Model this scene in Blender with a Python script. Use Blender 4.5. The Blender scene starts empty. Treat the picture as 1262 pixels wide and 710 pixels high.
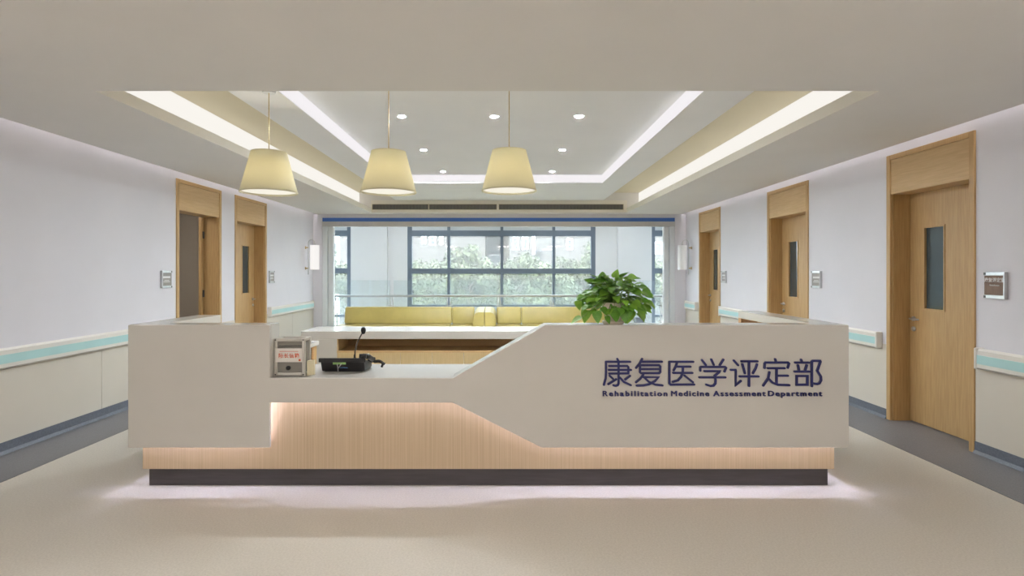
import bpy, bmesh, math, random
from mathutils import Vector, Matrix
random.seed(7)
S = bpy.context.scene
COL = S.collection

# ------------------------------------------------------------------ camera
F = 700.0; VX, VY = 622.0, 334.5; HC = 1.485          # focal length and vanishing point in pixels, eye height
cam_d = bpy.data.cameras.new('camera'); cam = bpy.data.objects.new('camera', cam_d); COL.objects.link(cam)
cam.location = (0, 0, HC); cam.rotation_euler = (math.pi/2, 0, 0)
cam_d.sensor_width = 36; cam_d.lens = F/1262*36
cam_d.shift_x = (631-VX)/1262; cam_d.shift_y = (VY-355)/1262
cam_d.clip_start = 0.05; cam_d.clip_end = 500
S.camera = cam
S.view_settings.view_transform = 'Standard'; S.view_settings.look = 'None'
S.view_settings.exposure = 0.0; S.view_settings.gamma = 1.0
S.view_settings.use_curve_mapping = False

# ------------------------------------------------------------------ sky and sun
w = bpy.data.worlds.new('world'); S.world = w; w.use_nodes = True
nt = w.node_tree; nt.nodes.clear()
bg = nt.nodes.new('ShaderNodeBackground'); wo = nt.nodes.new('ShaderNodeOutputWorld')
bg.inputs[0].default_value = (0.78, 0.89, 1.0, 1); bg.inputs[1].default_value = 11
nt.links.new(bg.outputs[0], wo.inputs[0])
sd = bpy.data.lights.new('sun', 'SUN'); sd.energy = 9.0; sd.angle = 0.2; sd.color = (1, .93, .82)
sun = bpy.data.objects.new('sun', sd); COL.objects.link(sun); sun.location = (0, 0, 30)
sun.rotation_euler = (math.radians(48), 0, math.radians(-14))     # shines away from the camera, on the trees

# light strengths (radiance of the fixtures and of the added fill lights)
L_WALL, L_COVE, L_RISER, L_DOWN, L_DESK, L_PENDANT, L_LOBBY_FILL, L_SCONCE, L_GALLERY_FILL, L_BULB = 16.0, .95, .92, 2450.0, 98.0, .95, 34.0, .95, 17.0, 80.0

# ------------------------------------------------------------------ helpers
def px(x, y, d):
    """photo pixel at depth d -> (X, Z)"""
    return (x-VX)*d/F, HC-(y-VY)*d/F
WO = {}
class MB:
    def __init__(s): s.v = []; s.f = []
    def add(s, vs, fs):
        n = len(s.v); s.v += [tuple(v) for v in vs]; s.f += [tuple(i+n for i in f) for f in fs]; return s
    def box(s, x0, x1, y0, y1, z0, z1):
        x0, x1 = sorted((x0, x1)); y0, y1 = sorted((y0, y1)); z0, z1 = sorted((z0, z1))
        return s.add([(x0,y0,z0),(x1,y0,z0),(x1,y1,z0),(x0,y1,z0),(x0,y0,z1),(x1,y0,z1),(x1,y1,z1),(x0,y1,z1)],
                     [(0,3,2,1),(4,5,6,7),(0,1,5,4),(1,2,6,5),(2,3,7,6),(3,0,4,7)])
    def prism_y(s, poly, y0, y1):
        """polygon in (x,z) counter-clockwise seen from -y, extruded along y"""
        n = len(poly)
        vs = [(x, y0, z) for x, z in poly] + [(x, y1, z) for x, z in poly]
        fs = [tuple(range(n)), tuple(range(2*n-1, n-1, -1))] + [((i+1) % n, i, i+n, (i+1) % n+n) for i in range(n)]
        return s.add(vs, fs)
    def prism_x(s, poly, x0, x1):
        n = len(poly)
        vs = [(x0, y, z) for y, z in poly] + [(x1, y, z) for y, z in poly]
        fs = [tuple(range(n-1, -1, -1)), tuple(range(n, 2*n))] + [(i, (i+1) % n, (i+1) % n+n, i+n) for i in range(n)]
        return s.add(vs, fs)
    def prism_z(s, poly, z0, z1):
        n = len(poly)
        vs = [(x, y, z0) for x, y in poly] + [(x, y, z1) for x, y in poly]
        fs = [tuple(range(n-1, -1, -1)), tuple(range(n, 2*n))] + [(i, (i+1) % n, (i+1) % n+n, i+n) for i in range(n)]
        return s.add(vs, fs)
    def lathe(s, prof, c, n=32, closed=True):
        cx, cy, cz = c; vs = []; fs = []
        for r, z in prof:
            for k in range(n):
                a = 2*math.pi*k/n; vs.append((cx+r*math.cos(a), cy+r*math.sin(a), cz+z))
        for i in range(len(prof)-1):
            for k in range(n):
                fs.append((i*n+k, i*n+(k+1) % n, (i+1)*n+(k+1) % n, (i+1)*n+k))
        if closed:
            fs.append(tuple(range(n-1, -1, -1))); m = (len(prof)-1)*n; fs.append(tuple(range(m, m+n)))
        return s.add(vs, fs)
    def tube(s, pts, r, n=8, r1=None):
        pts = [Vector(p) for p in pts]; vs = []; fs = []; m = len(pts)
        up = Vector((.13, .21, .97))
        for i, p in enumerate(pts):
            t = (pts[min(i+1, m-1)]-pts[max(i-1, 0)]).normalized()
            a = t.cross(up)
            if a.length < .05: a = t.cross(Vector((1, 0, 0)))
            a.normalize(); b = a.cross(t)
            rr = r if r1 is None else r+(r1-r)*i/(m-1)
            for k in range(n):
                q = 2*math.pi*k/n; vs.append(p+(a*math.cos(q)+b*math.sin(q))*rr)
        for i in range(m-1):
            for k in range(n):
                fs.append((i*n+k, i*n+(k+1) % n, (i+1)*n+(k+1) % n, (i+1)*n+k))
        fs.append(tuple(range(n-1, -1, -1))); fs.append(tuple(range((m-1)*n, m*n)))
        return s.add(vs, fs)
    def build(s, name, mat, parent=None, bevel=0, seg=2, smooth=False, origin=None):
        if origin is None:
            xs, ys, zs = zip(*s.v)
            origin = Vector(((min(xs)+max(xs))/2, (min(ys)+max(ys))/2, min(zs)))
        origin = Vector(origin)
        me = bpy.data.meshes.new(name)
        me.from_pydata([Vector(v)-origin for v in s.v], [], s.f); me.update()
        bm = bmesh.new(); bm.from_mesh(me)
        bmesh.ops.recalc_face_normals(bm, faces=bm.faces[:])
        if bevel:
            es = [e for e in bm.edges if len(e.link_faces) == 2 and e.calc_face_angle(0) > .5]
            bmesh.ops.bevel(bm, geom=es, offset=bevel, segments=seg, profile=.5, affect='EDGES', clamp_overlap=True)
        bm.to_mesh(me); bm.free()
        if smooth:
            for p in me.polygons: p.use_smooth = True
        me.materials.append(mat)
        o = bpy.data.objects.new(name, me); COL.objects.link(o)
        if parent is not None:
            o.parent = parent; o.location = origin-WO[parent.name]
        else: o.location = origin
        WO[o.name] = origin
        return o
def B(*a): return MB().box(*a)
def tag(o, label=None, cat=None, group=None, kind=None):
    if label: o['label'] = label
    if cat: o['category'] = cat
    if group: o['group'] = group
    if kind: o['kind'] = kind
    return o
def empty(name, loc, label=None, cat=None, group=None, kind=None):
    o = bpy.data.objects.new(name, None); COL.objects.link(o); o.location = loc; o.empty_display_size = .1
    WO[o.name] = Vector(loc)
    return tag(o, label, cat, group, kind)
def copy_tree(o, parent=None, name=None):
    c = o.copy(); COL.objects.link(c)
    if parent is not None: c.parent = parent
    for ch in list(o.children): copy_tree(ch, c)
    return c
def text_mesh(body, size, extrude, bold=0.0, align='LEFT', space=1.0):
    c = bpy.data.curves.new('lettering', 'FONT'); c.body = body; c.size = size; c.extrude = extrude; c.offset = bold; c.align_x = align
    c.resolution_u = 3; c.space_character = space
    o = bpy.data.objects.new('lettering', c); COL.objects.link(o)
    dg = bpy.context.evaluated_depsgraph_get()
    m = bpy.data.meshes.new_from_object(o.evaluated_get(dg))
    bpy.data.objects.remove(o); bpy.data.curves.remove(c)
    return m

# ------------------------------------------------------------------ materials
def mat(name, col, rough=.5, metal=0, spec=.5, noise=0, nscale=30, bump=0, stretch=None, col2=None, coat=0, emit=None, estr=0, alpha=None):
    m = bpy.data.materials.new(name); m.use_nodes = True
    n = m.node_tree.nodes; l = m.node_tree.links; p = n['Principled BSDF']
    p.inputs['Base Color'].default_value = (*col, 1); p.inputs['Roughness'].default_value = rough
    p.inputs['Metallic'].default_value = metal; p.inputs['Specular IOR Level'].default_value = spec
    p.inputs['Coat Weight'].default_value = coat; p.inputs['Coat Roughness'].default_value = .05
    if emit: p.inputs['Emission Color'].default_value = (*emit, 1); p.inputs['Emission Strength'].default_value = estr
    if noise or bump:
        tc = n.new('ShaderNodeTexCoord'); mp = n.new('ShaderNodeMapping'); nz = n.new('ShaderNodeTexNoise')
        nz.inputs['Scale'].default_value = nscale; nz.inputs['Detail'].default_value = 4
        if stretch: mp.inputs['Scale'].default_value = stretch
        l.new(tc.outputs['Object'], mp.inputs[0]); l.new(mp.outputs[0], nz.inputs[0])
        if noise:
            r = n.new('ShaderNodeMix'); r.data_type = 'RGBA'
            r.inputs[6].default_value = (*col, 1)
            r.inputs[7].default_value = (*(col2 or tuple(c*(1-noise) for c in col)), 1)
            cr = n.new('ShaderNodeMapRange'); cr.inputs[1].default_value = .35; cr.inputs[2].default_value = .65
            l.new(nz.outputs[0], cr.inputs[0]); l.new(cr.outputs[0], r.inputs[0]); l.new(r.outputs[2], p.inputs['Base Color'])
        if bump:
            b = n.new('ShaderNodeBump'); b.inputs['Strength'].default_value = bump; b.inputs['Distance'].default_value = .002
            l.new(nz.outputs[0], b.inputs['Height']); l.new(b.outputs[0], p.inputs['Normal'])
    return m
def emission(name, col, s):
    m = bpy.data.materials.new(name); m.use_nodes = True; n = m.node_tree.nodes; n.clear()
    e = n.new('ShaderNodeEmission'); o = n.new('ShaderNodeOutputMaterial')
    e.inputs[0].default_value = (*col, 1); e.inputs[1].default_value = s
    m.node_tree.links.new(e.outputs[0], o.inputs[0]); return m
def glass(name, tint, haze, hazecol=(.9, .93, .95), refl=.06):
    """thin pane: see-through, a little milky, a little mirror"""
    m = bpy.data.materials.new(name); m.use_nodes = True; n = m.node_tree.nodes; l = m.node_tree.links; n.clear()
    t = n.new('ShaderNodeBsdfTransparent'); t.inputs[0].default_value = (*tint, 1)
    d = n.new('ShaderNodeBsdfTranslucent'); d.inputs[0].default_value = (*hazecol, 1)
    g = n.new('ShaderNodeBsdfGlossy'); g.inputs['Roughness'].default_value = .02
    a = n.new('ShaderNodeMixShader'); a.inputs[0].default_value = haze
    b = n.new('ShaderNodeMixShader'); b.inputs[0].default_value = refl
    o = n.new('ShaderNodeOutputMaterial')
    l.new(t.outputs[0], a.inputs[1]); l.new(d.outputs[0], a.inputs[2]); l.new(a.outputs[0], b.inputs[1]); l.new(g.outputs[0], b.inputs[2]); l.new(b.outputs[0], o.inputs[0])
    return m
M = {}
M['wall'] = mat('wall_paint', (.745, .725, .765), .6, noise=.03, nscale=2)
M['wainscot'] = mat('wainscot', (.67, .615, .53), .45, noise=.03, nscale=2)
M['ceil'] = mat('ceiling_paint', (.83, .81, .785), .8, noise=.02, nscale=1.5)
M['ceil_in'] = mat('recess_paint_lit', (.93, .935, .945), .8, noise=.02, nscale=1.5)  # ceiling paint lightened; the recess's brighter light is put into the colour
M['ceil_warm'] = mat('cream_and_cove_glow', (.76, .69, .52), .8, noise=.02, nscale=1.5)  # cream; on the cove top the yellow stands in for warm cove light
M['ceil_edge_lit'] = mat('ceiling_cream_lit', (.90, .855, .77), .7, noise=.02, nscale=1.5)  # cream lightened so the recess edges carry the cove light in their colour
M['floor'] = mat('floor_vinyl', (.68, .635, .56), .42, spec=.35, noise=1, col2=(.60, .555, .485), nscale=90)
M['border'] = mat('floor_border_vinyl', (.215, .21, .22), .45, spec=.35, noise=1, col2=(.17, .168, .178), nscale=120)
M['skirting'] = mat('skirting_vinyl', (.145, .16, .195), .45, noise=1, col2=(.115, .13, .16), nscale=60)
M['wood'] = mat('oak_veneer', (.54, .35, .155), .42, noise=1, col2=(.46, .285, .118), nscale=6, stretch=(14, 14, .7), bump=.05)
M['woodh'] = mat('oak_veneer_cross', (.63, .43, .215), .42, noise=1, col2=(.56, .37, .175), nscale=6, stretch=(14, .7, 14), bump=.05)
M['woodl'] = mat('pale_oak_panel', (.62, .475, .31), .45, noise=1, col2=(.53, .395, .245), nscale=8, stretch=(14, 14, .12), bump=.05)
M['oaky'] = mat('honey_oak_door', (.66, .50, .27), .45, noise=1, col2=(.60, .44, .225), nscale=6, stretch=(14, 14, .7))
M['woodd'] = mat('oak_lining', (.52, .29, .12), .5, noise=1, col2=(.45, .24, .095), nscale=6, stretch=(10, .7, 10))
M['shell'] = mat('white_solid_surface', (.65, .62, .57), .12, spec=.5, noise=.02, nscale=3)
M['plinth'] = mat('dark_plinth', (.075, .066, .066), .4, metal=.3, noise=.2, nscale=5, stretch=(1, 1, 12))
M['blue'] = mat('navy_letter', (.018, .02, .12), .35)
M['steel'] = mat('brushed_steel', (.62, .62, .62), .28, metal=1, noise=.1, nscale=20)
M['brass'] = mat('brass', (.65, .5, .28), .3, metal=1, noise=.1, nscale=20)
M['rail'] = mat('handrail_cream', (.78, .75, .69), .4, noise=.02, nscale=4)
M['aqua'] = mat('handrail_aqua', (.47, .72, .71), .4, noise=.05, nscale=4)
M['dglass'] = mat('dark_vision_glass', (.05, .075, .085), .04, spec=.8, noise=.2, nscale=2)
M['frame'] = mat('window_frame_grey', (.17, .215, .28), .45, noise=.05, nscale=5)
M['facade'] = mat('white_gallery_wall', (.80, .82, .85), .6, noise=.03, nscale=1)
M['pelmet'] = mat('pelmet_grey', (.66, .65, .63), .5, noise=.05, nscale=4)
M['bluestrip'] = mat('blue_film_strip', (.08, .21, .62), .5, noise=.05, nscale=4)
M['whiteframe'] = mat('white_metal_frame', (.82, .84, .86), .4, noise=.02, nscale=4)
M['yellow'] = mat('mustard_leather', (.62, .51, .17), .33, spec=.6, noise=.08, nscale=6, bump=.1)
M['plastic'] = mat('black_plastic', (.022, .022, .024), .4, noise=.2, nscale=30)
M['foam'] = mat('black_foam', (.015, .015, .017), .95, noise=.4, nscale=200, bump=.5)
M['alu'] = mat('aluminium_tube', (.66, .63, .58), .35, metal=.6, noise=.05, nscale=20)
M['acry'] = mat('grey_acrylic', (.27, .255, .225), .2, noise=.08, nscale=9)
M['paper'] = mat('white_paper', (.80, .76, .70), .6, noise=.03, nscale=20)
M['cream'] = mat('cream_paper', (.78, .70, .48), .6, noise=.03, nscale=20)
M['red'] = mat('red_print', (.75, .13, .05), .5, noise=.05, nscale=20)
M['green'] = mat('green_clip', (.28, .50, .16), .5, noise=.05, nscale=20)
M['bluewire'] = mat('blue_wire', (.1, .3, .6), .5, noise=.05, nscale=20)
M['greywire'] = mat('grey_wire', (.5, .5, .48), .5, noise=.05, nscale=20)
M['pot'] = mat('cream_pot', (.66, .58, .47), .5, noise=.1, nscale=8)
M['soil'] = mat('soil', (.06, .045, .03), .95, noise=.5, nscale=60)
M['leaf1'] = mat('leaf_green', (.11, .30, .03), .35, noise=1, col2=(.17, .39, .05), nscale=14)
M['leaf2'] = mat('leaf_light', (.27, .48, .06), .35, noise=1, col2=(.17, .38, .04), nscale=14)
M['stem'] = mat('stem_green', (.22, .36, .08), .5, noise=.1, nscale=20)
M['plaque'] = mat('brown_plaque', (.23, .135, .085), .4, noise=.15, nscale=8, stretch=(1, 8, 1))
M['plaque2'] = mat('grey_plaque', (.30, .27, .25), .4, noise=.1, nscale=8)
M['white'] = mat('white_print', (.72, .70, .68), .5, noise=.03, nscale=20)
M['dark'] = mat('dark_metal', (.09, .085, .08), .5, noise=.1, nscale=30)
M['grille'] = mat('grille_metal', (.22, .205, .18), .5, noise=.1, nscale=30)
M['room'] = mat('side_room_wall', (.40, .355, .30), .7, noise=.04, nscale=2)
M['bin'] = mat('blue_grey_plastic', (.32, .40, .50), .5, noise=.05, nscale=6)
M['led_wall'] = emission('led_wall_slot', (1, .96, .97), L_WALL)
M['cove_wall_glow'] = emission('cove_wall_glow', (1, .965, .90), L_COVE)
M['gallery_fill_glow'] = emission('gallery_fill_glow', (.9, .95, 1), L_GALLERY_FILL)
M['led_riser'] = emission('led_riser', (1, .965, .985), L_RISER)
M['led_down'] = emission('led_down', (.86, .94, 1), L_DOWN)
M['led_desk'] = emission('led_desk', (.70, .71, 1), L_DESK)
M['lobby_fill_glow'] = emission('lobby_fill_glow', (1, .955, .91), L_LOBBY_FILL)
M['led_pend'] = emission('pendant_diffuser', (1, .95, .82), L_PENDANT)
M['sconce'] = emission('sconce_glass_lit', (1, .97, .94), L_SCONCE)
M['sconce2'] = mat('sconce_glass_dim', (.85, .86, .87), .3, noise=.02, nscale=4, emit=(1, .98, .96), estr=.12)
M['pane'] = glass('window_pane', (.96, .97, .95), .055, (.95, .93, .89))  # milky share stands in for the bright haze outdoors
M['clear'] = glass('railing_glass', (.93, .965, .97), .02, refl=.04)
M['upane'] = mat('upper_blind', (.75, .80, .85), .7, noise=.02, nscale=3)
M['foliage'] = mat('tree_leaves', (.014, .026, .008), .6, noise=1, col2=(.085, .105, .05), nscale=2.2)
M['bark'] = mat('tree_bark', (.14, .11, .09), .9, noise=.3, nscale=8)
M['bwall'] = mat('far_building_render', (.07, .066, .066), .8, noise=.04, nscale=.4)
M['bwin'] = mat('far_window_glass', (.06, .075, .10), .2, noise=.1, nscale=1)
M['ground'] = mat('street_ground', (.14, .15, .12), .9, noise=.2, nscale=.5)
def shade_material():
    m = bpy.data.materials.new('pendant_fabric'); m.use_nodes = True; n = m.node_tree.nodes; l = m.node_tree.links; n.clear()
    d = n.new('ShaderNodeBsdfDiffuse'); d.inputs[0].default_value = (.86, .82, .67, 1)
    t = n.new('ShaderNodeBsdfTranslucent'); t.inputs[0].default_value = (.90, .86, .68, 1)
    nz = n.new('ShaderNodeTexNoise'); nz.inputs['Scale'].default_value = 120
    b = n.new('ShaderNodeBump'); b.inputs['Strength'].default_value = .1
    x = n.new('ShaderNodeMixShader'); x.inputs[0].default_value = .5; o = n.new('ShaderNodeOutputMaterial')
    l.new(nz.outputs[0], b.inputs['Height']); l.new(b.outputs[0], d.inputs['Normal'])
    l.new(d.outputs[0], x.inputs[1]); l.new(t.outputs[0], x.inputs[2]); l.new(x.outputs[0], o.inputs[0])
    return m
M['shade'] = shade_material()

# ------------------------------------------------------------------ the setting
XL, XR, H = -4.07, 3.85, 2.70
YF, YB = -6.0, 12.07                      # wall behind the camera, mouth of the window gallery
YW = 14.0                                 # window wall
TX0, TX1, TY0, TY1 = -2.758, 2.525, 3.826, 11.73   # ceiling recess

GX0, GX1 = -6.4, 6.2                      # the window gallery runs wider than the hall
fl = B(GX0-.3, GX1+.3, YF-.2, YW+.2, -.1, 0).build('floor', M['floor']); tag(fl, kind='structure')
for a, b in ((XL, -3.54), (3.306, XR)):
    B(a-.24 if a < 0 else a, b if a < 0 else b+.24, YF, YB, .0005, .003).build('floor_border', M['border'], fl)

DOORS_R = [(4.64, 5.71), (7.19, 8.31), (10.13, 11.23)]
DOORS_L = [(7.03, 8.14), (8.56, 9.69)]
ZT = 2.64                                  # top of door surrounds
TYF = TY1-.012
def side_wall(name, xw, s, doors, bb):
    m = MB(); xo = xw+s*.22; edges = [YF] + [q for d in doors for q in d] + [YB+.3]
    for i in range(0, len(edges), 2):
        m.box(xw, xo, edges[i], edges[i+1], 0, 3.4)
    for d in doors: m.box(xw, xo, d[0], d[1], ZT, 3.4)
    for d in doors:
        if d != DOORS_L[0]: m.box(xo, xo+s*.03, d[0]-.05, d[1]+.05, 0, ZT+.05)     # unseen backing added to stop light leaking past the closed doors
    wl = m.build(name, M['wall']); tag(wl, kind='structure')
    bbm = MB()
    for i in range(0, len(edges), 2):
        a, b = edges[i], min(edges[i+1], YB)
        # wainscot panels, about 1.2 m wide with open joints
        n = max(1, round((b-a)/1.25)); st = (b-a)/n
        for k in range(n):
            B(xw-s*.006, xw, a+k*st+.0025, a+(k+1)*st-.0025, .1, .75).build('wainscot_panel', M['wainscot'], wl)
        bbm.prism_y([(xw, .10), (xw-s*.011, .10), (xw-s*.012, .03), (xw-s*.03, .004), (xw, .004)][::s], a, b)
    tag(bbm.build(bb, M['skirting']), kind='structure')
    return wl
side_wall('wall_left', XL, -1, DOORS_L, 'baseboard_left')
side_wall('wall_right', XR, 1, DOORS_R, 'baseboard_right')
tag(B(XL-.22, XR+.22, YF-.2, YF, 0, 3.4).build('wall_front', M['wall']), kind='structure')

# ceiling: soffit with the stepped recess and light coves
soff = MB(); G = .09                       # slot for the wall-wash light along both walls
soff.box(XL+G, XR-G, YF, TY0, H, H+.09)
soff.box(XL+G, TX0, TY0, TY1, H, H+.09); soff.box(TX1, XR-G, TY0, TY1, H, H+.09)
soff.box(XL+G, XR-G, TY1, YB+.3, H, H+.09); soff.box(GX0, GX1, YB+.3, YW, H, H+.09)
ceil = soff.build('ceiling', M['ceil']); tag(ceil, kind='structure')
for s, x0, xr in ((-1, TX0, -2.25), (1, TX1, 2.03)):
    xo = x0+s*.25
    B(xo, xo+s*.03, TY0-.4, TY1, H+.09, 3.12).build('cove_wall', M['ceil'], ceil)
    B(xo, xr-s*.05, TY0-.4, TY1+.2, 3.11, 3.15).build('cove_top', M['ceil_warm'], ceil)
    B(xr, xo, TY1, TY1+.03, H+.09, 3.11).build('cove_end', M['ceil'], ceil)
    B(x0, x0-s*.006, TY0, TY1-.012, H, H+.09).build('recess_edge_lit', M['ceil_edge_lit'], ceil)  # thin added board, coloured lighter as if lit by the opposite cove
    B(xo-s*.006, xo, TY0-.3, TY1-.005, H+.10, 3.105).build('light_band', M['cove_wall_glow'], ceil)  # glowing face stands in for a cove wall lit by a hidden strip
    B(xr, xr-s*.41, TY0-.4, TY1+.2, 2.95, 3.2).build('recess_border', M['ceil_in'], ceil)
IX0, IX1, IY1 = -1.84, 1.62, 9.45
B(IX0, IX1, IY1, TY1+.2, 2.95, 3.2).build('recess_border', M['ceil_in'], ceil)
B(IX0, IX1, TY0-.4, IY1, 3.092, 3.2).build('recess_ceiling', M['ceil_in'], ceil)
B(IX0, IX0+.006, TY0-.3, IY1-.006, 2.955, 3.09).build('light_band', M['led_riser'], ceil)
B(IX1-.006, IX1, TY0-.3, IY1-.006, 2.955, 3.09).build('light_band', M['led_riser'], ceil)
B(IX0, IX1, IY1-.006, IY1, 2.965, 3.085).build('light_band', M['led_riser'], ceil)
B(TX0+.001, TX1-.001, TY1-.012, TY1, H, 2.95).build('recess_fascia', M['ceil_edge_lit'], ceil)
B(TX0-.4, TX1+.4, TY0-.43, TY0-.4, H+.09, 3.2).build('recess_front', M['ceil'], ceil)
for xw, s in ((XL, -1), (XR, 1)):
    B(xw-s*G, xw-s*(G+.02), YF, YB, H+.09, 3.10).build('slot_side', M['ceil'], ceil)
    B(xw, xw-s*(G+.02), YF, YB, 3.10, 3.12).build('slot_top', M['ceil'], ceil)
    B(xw-s*.03, xw-s*.07, YF+.1, YB-.1, 3.09, 3.10).build('led_strip', M['led_wall'], ceil)
tag(B(GX0-.3, GX1+.3, YF-.3, YW+.3, 3.4, 3.6).build('roof_sky_block', M['ceil']), kind='structure')  # unseen slab added to keep sun and sky out
# added fill panels in the ceiling behind the camera
for i, (x, y) in enumerate([(x, y) for y in (-3.4, .3) for x in (-2.6, -.1, 2.4)]):
    p = empty('fill_panel', (x, y, H-.02), 'square unseen fill panel added in the ceiling of the entrance side', 'ceiling light', 'added fill panels of the entrance side')
    m = MB()
    for a in (-1, 1):
        m.box(x+a*.3, x+a*.28, y-.3, y+.3, H-.012, H-.001); m.box(x-.28, x+.28, y+a*.3, y+a*.28, H-.012, H-.001)
    m.build('frame', M['whiteframe'], p); B(x-.28, x+.28, y-.28, y+.28, H-.006, H-.001).build('diffuser', M['lobby_fill_glow'], p)

# end of the hall: jambs, bulkhead, pelmet, window gallery
JX0, JX1 = px(397, 0, YB)[0], px(832, 0, YB)[0]
m = MB(); m.box(XL, JX0, YB, YB+.3, 0, H); m.box(JX1, XR, YB, YB+.3, 0, H); m.box(JX0, JX1, YB, YB+.3, 2.625, H)
tag(m.build('wall_gallery_mouth', M['wall']), kind='structure')
t = empty('trim_1', (0, YB, 2.4), kind='structure')
B(JX0, JX1, YB+.02, YB+.06, 2.545, 2.625).build('blue_strip', M['bluestrip'], t)
B(JX0, JX1, YB+.0, YB+.10, 2.44, 2.545).build('pelmet_board', M['pelmet'], t)
for s, x in ((1, JX0), (-1, JX1)):
    for k, (dx, dy) in enumerate(((0, .0), (.115, .05))):
        B(x+s*dx, x+s*(dx+.10), YB+.02+dy, YB+.14+dy, 0, 2.44).build('jamb_profile', M['whiteframe'], t)
# fill lights added on the gallery ceiling, out of sight behind the bulkhead
for x, l in ((-2.1, 'the lit sconce'), (1.9, 'the unlit sconce')):
    o = empty('gallery_fill', (x, 12.95, H-.06), 'slim white unseen fill light added on the window gallery ceiling on the side of '+l, 'ceiling light')
    B(x-1.5, x+1.5, 12.9, 13.0, H-.04, H-.001).build('housing', M['whiteframe'], o); B(x-1.48, x+1.48, 12.91, 12.99, H-.06, H-.04).build('diffuser', M['gallery_fill_glow'], o)
# the window wall with its openings
ZWT = 2.70
def wx(p): return px(p, 0, YW)[0]
def wz(p): return px(0, p, YW)[1]
m = MB(); sill = wz(378)
m.box(wx(433), wx(502), YW, YW+.2, 0, 2.8); m.box(wx(734), wx(802), YW, YW+.2, 0, 2.8)
m.box(wx(502), wx(734), YW, YW+.2, 0, sill)
m.box(GX0-.2, GX1+.2, YW, YW+.2, H, 3.4)
m.box(GX0-.2, GX0, YB+.1, YW+.2, 0, 3.4); m.box(GX1, GX1+.2, YB+.1, YW+.2, 0, 3.4)
m.box(GX0, XL-.22, YB+.1, YB+.3, 0, 3.4); m.box(XR+.22, GX1, YB+.1, YB+.3, 0, 3.4)
wb = m.build('wall_back', M['facade']); tag(wb, kind='structure')
for a, b in ((433, 478), (760, 802)):
    B(wx(a)+.01, wx(b), YW-.10, YW, 0, H).build('pilaster', M['facade'], wb)
def window(name, x0, x1, mull, zs, z0):
    w_ = empty(name, ((x0+x1)/2, YW, z0), kind='structure')
    y0, y1 = YW+.02, YW+.10
    B(x0, x0+.11, y0, y1, z0, H).build('window_frame', M['frame'], w_); B(x1-.11, x1, y0, y1, z0, H).build('window_frame', M['frame'], w_)
    for a in mull: B(a-.035, a+.035, y0-.02, y1, z0, H).build('mullion', M['frame'], w_)
    for (a, b) in zs: B(x0+.11, x1-.11, y0+.005, y1-.005, a, b).build('transom', M['frame'], w_)
    xs = [x0+.11]+[v for a in mull for v in (a-.035, a+.035)]+[x1-.11]
    for i in range(0, len(xs), 2):
        for j in range(len(zs)-1):
            B(xs[i], xs[i+1], YW+.055, YW+.061, zs[j][1], zs[j+1][0]).build('pane', M['pane'], w_)
        B(xs[i], xs[i+1], YW+.05, YW+.07, zs[-1][1], H).build('upper_blind', M['upane'], w_)
    return w_
zs3 = [(sill, sill+.05), (wz(337.5), wz(331)), (wz(291), wz(284))]
window('window_1', wx(502), wx(734), [wx(553), wx(618.5), wx(682.5)], zs3, sill)
zs4 = [(.02, .12), (wz(391), wz(388)), (wz(337), wz(330.5)), (wz(291), wz(284))]
window('window_2', GX0, wx(433), [wx(368)], zs4, 0)
window('window_3', wx(802), GX1, [wx(867)], zs4, 0)

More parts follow.
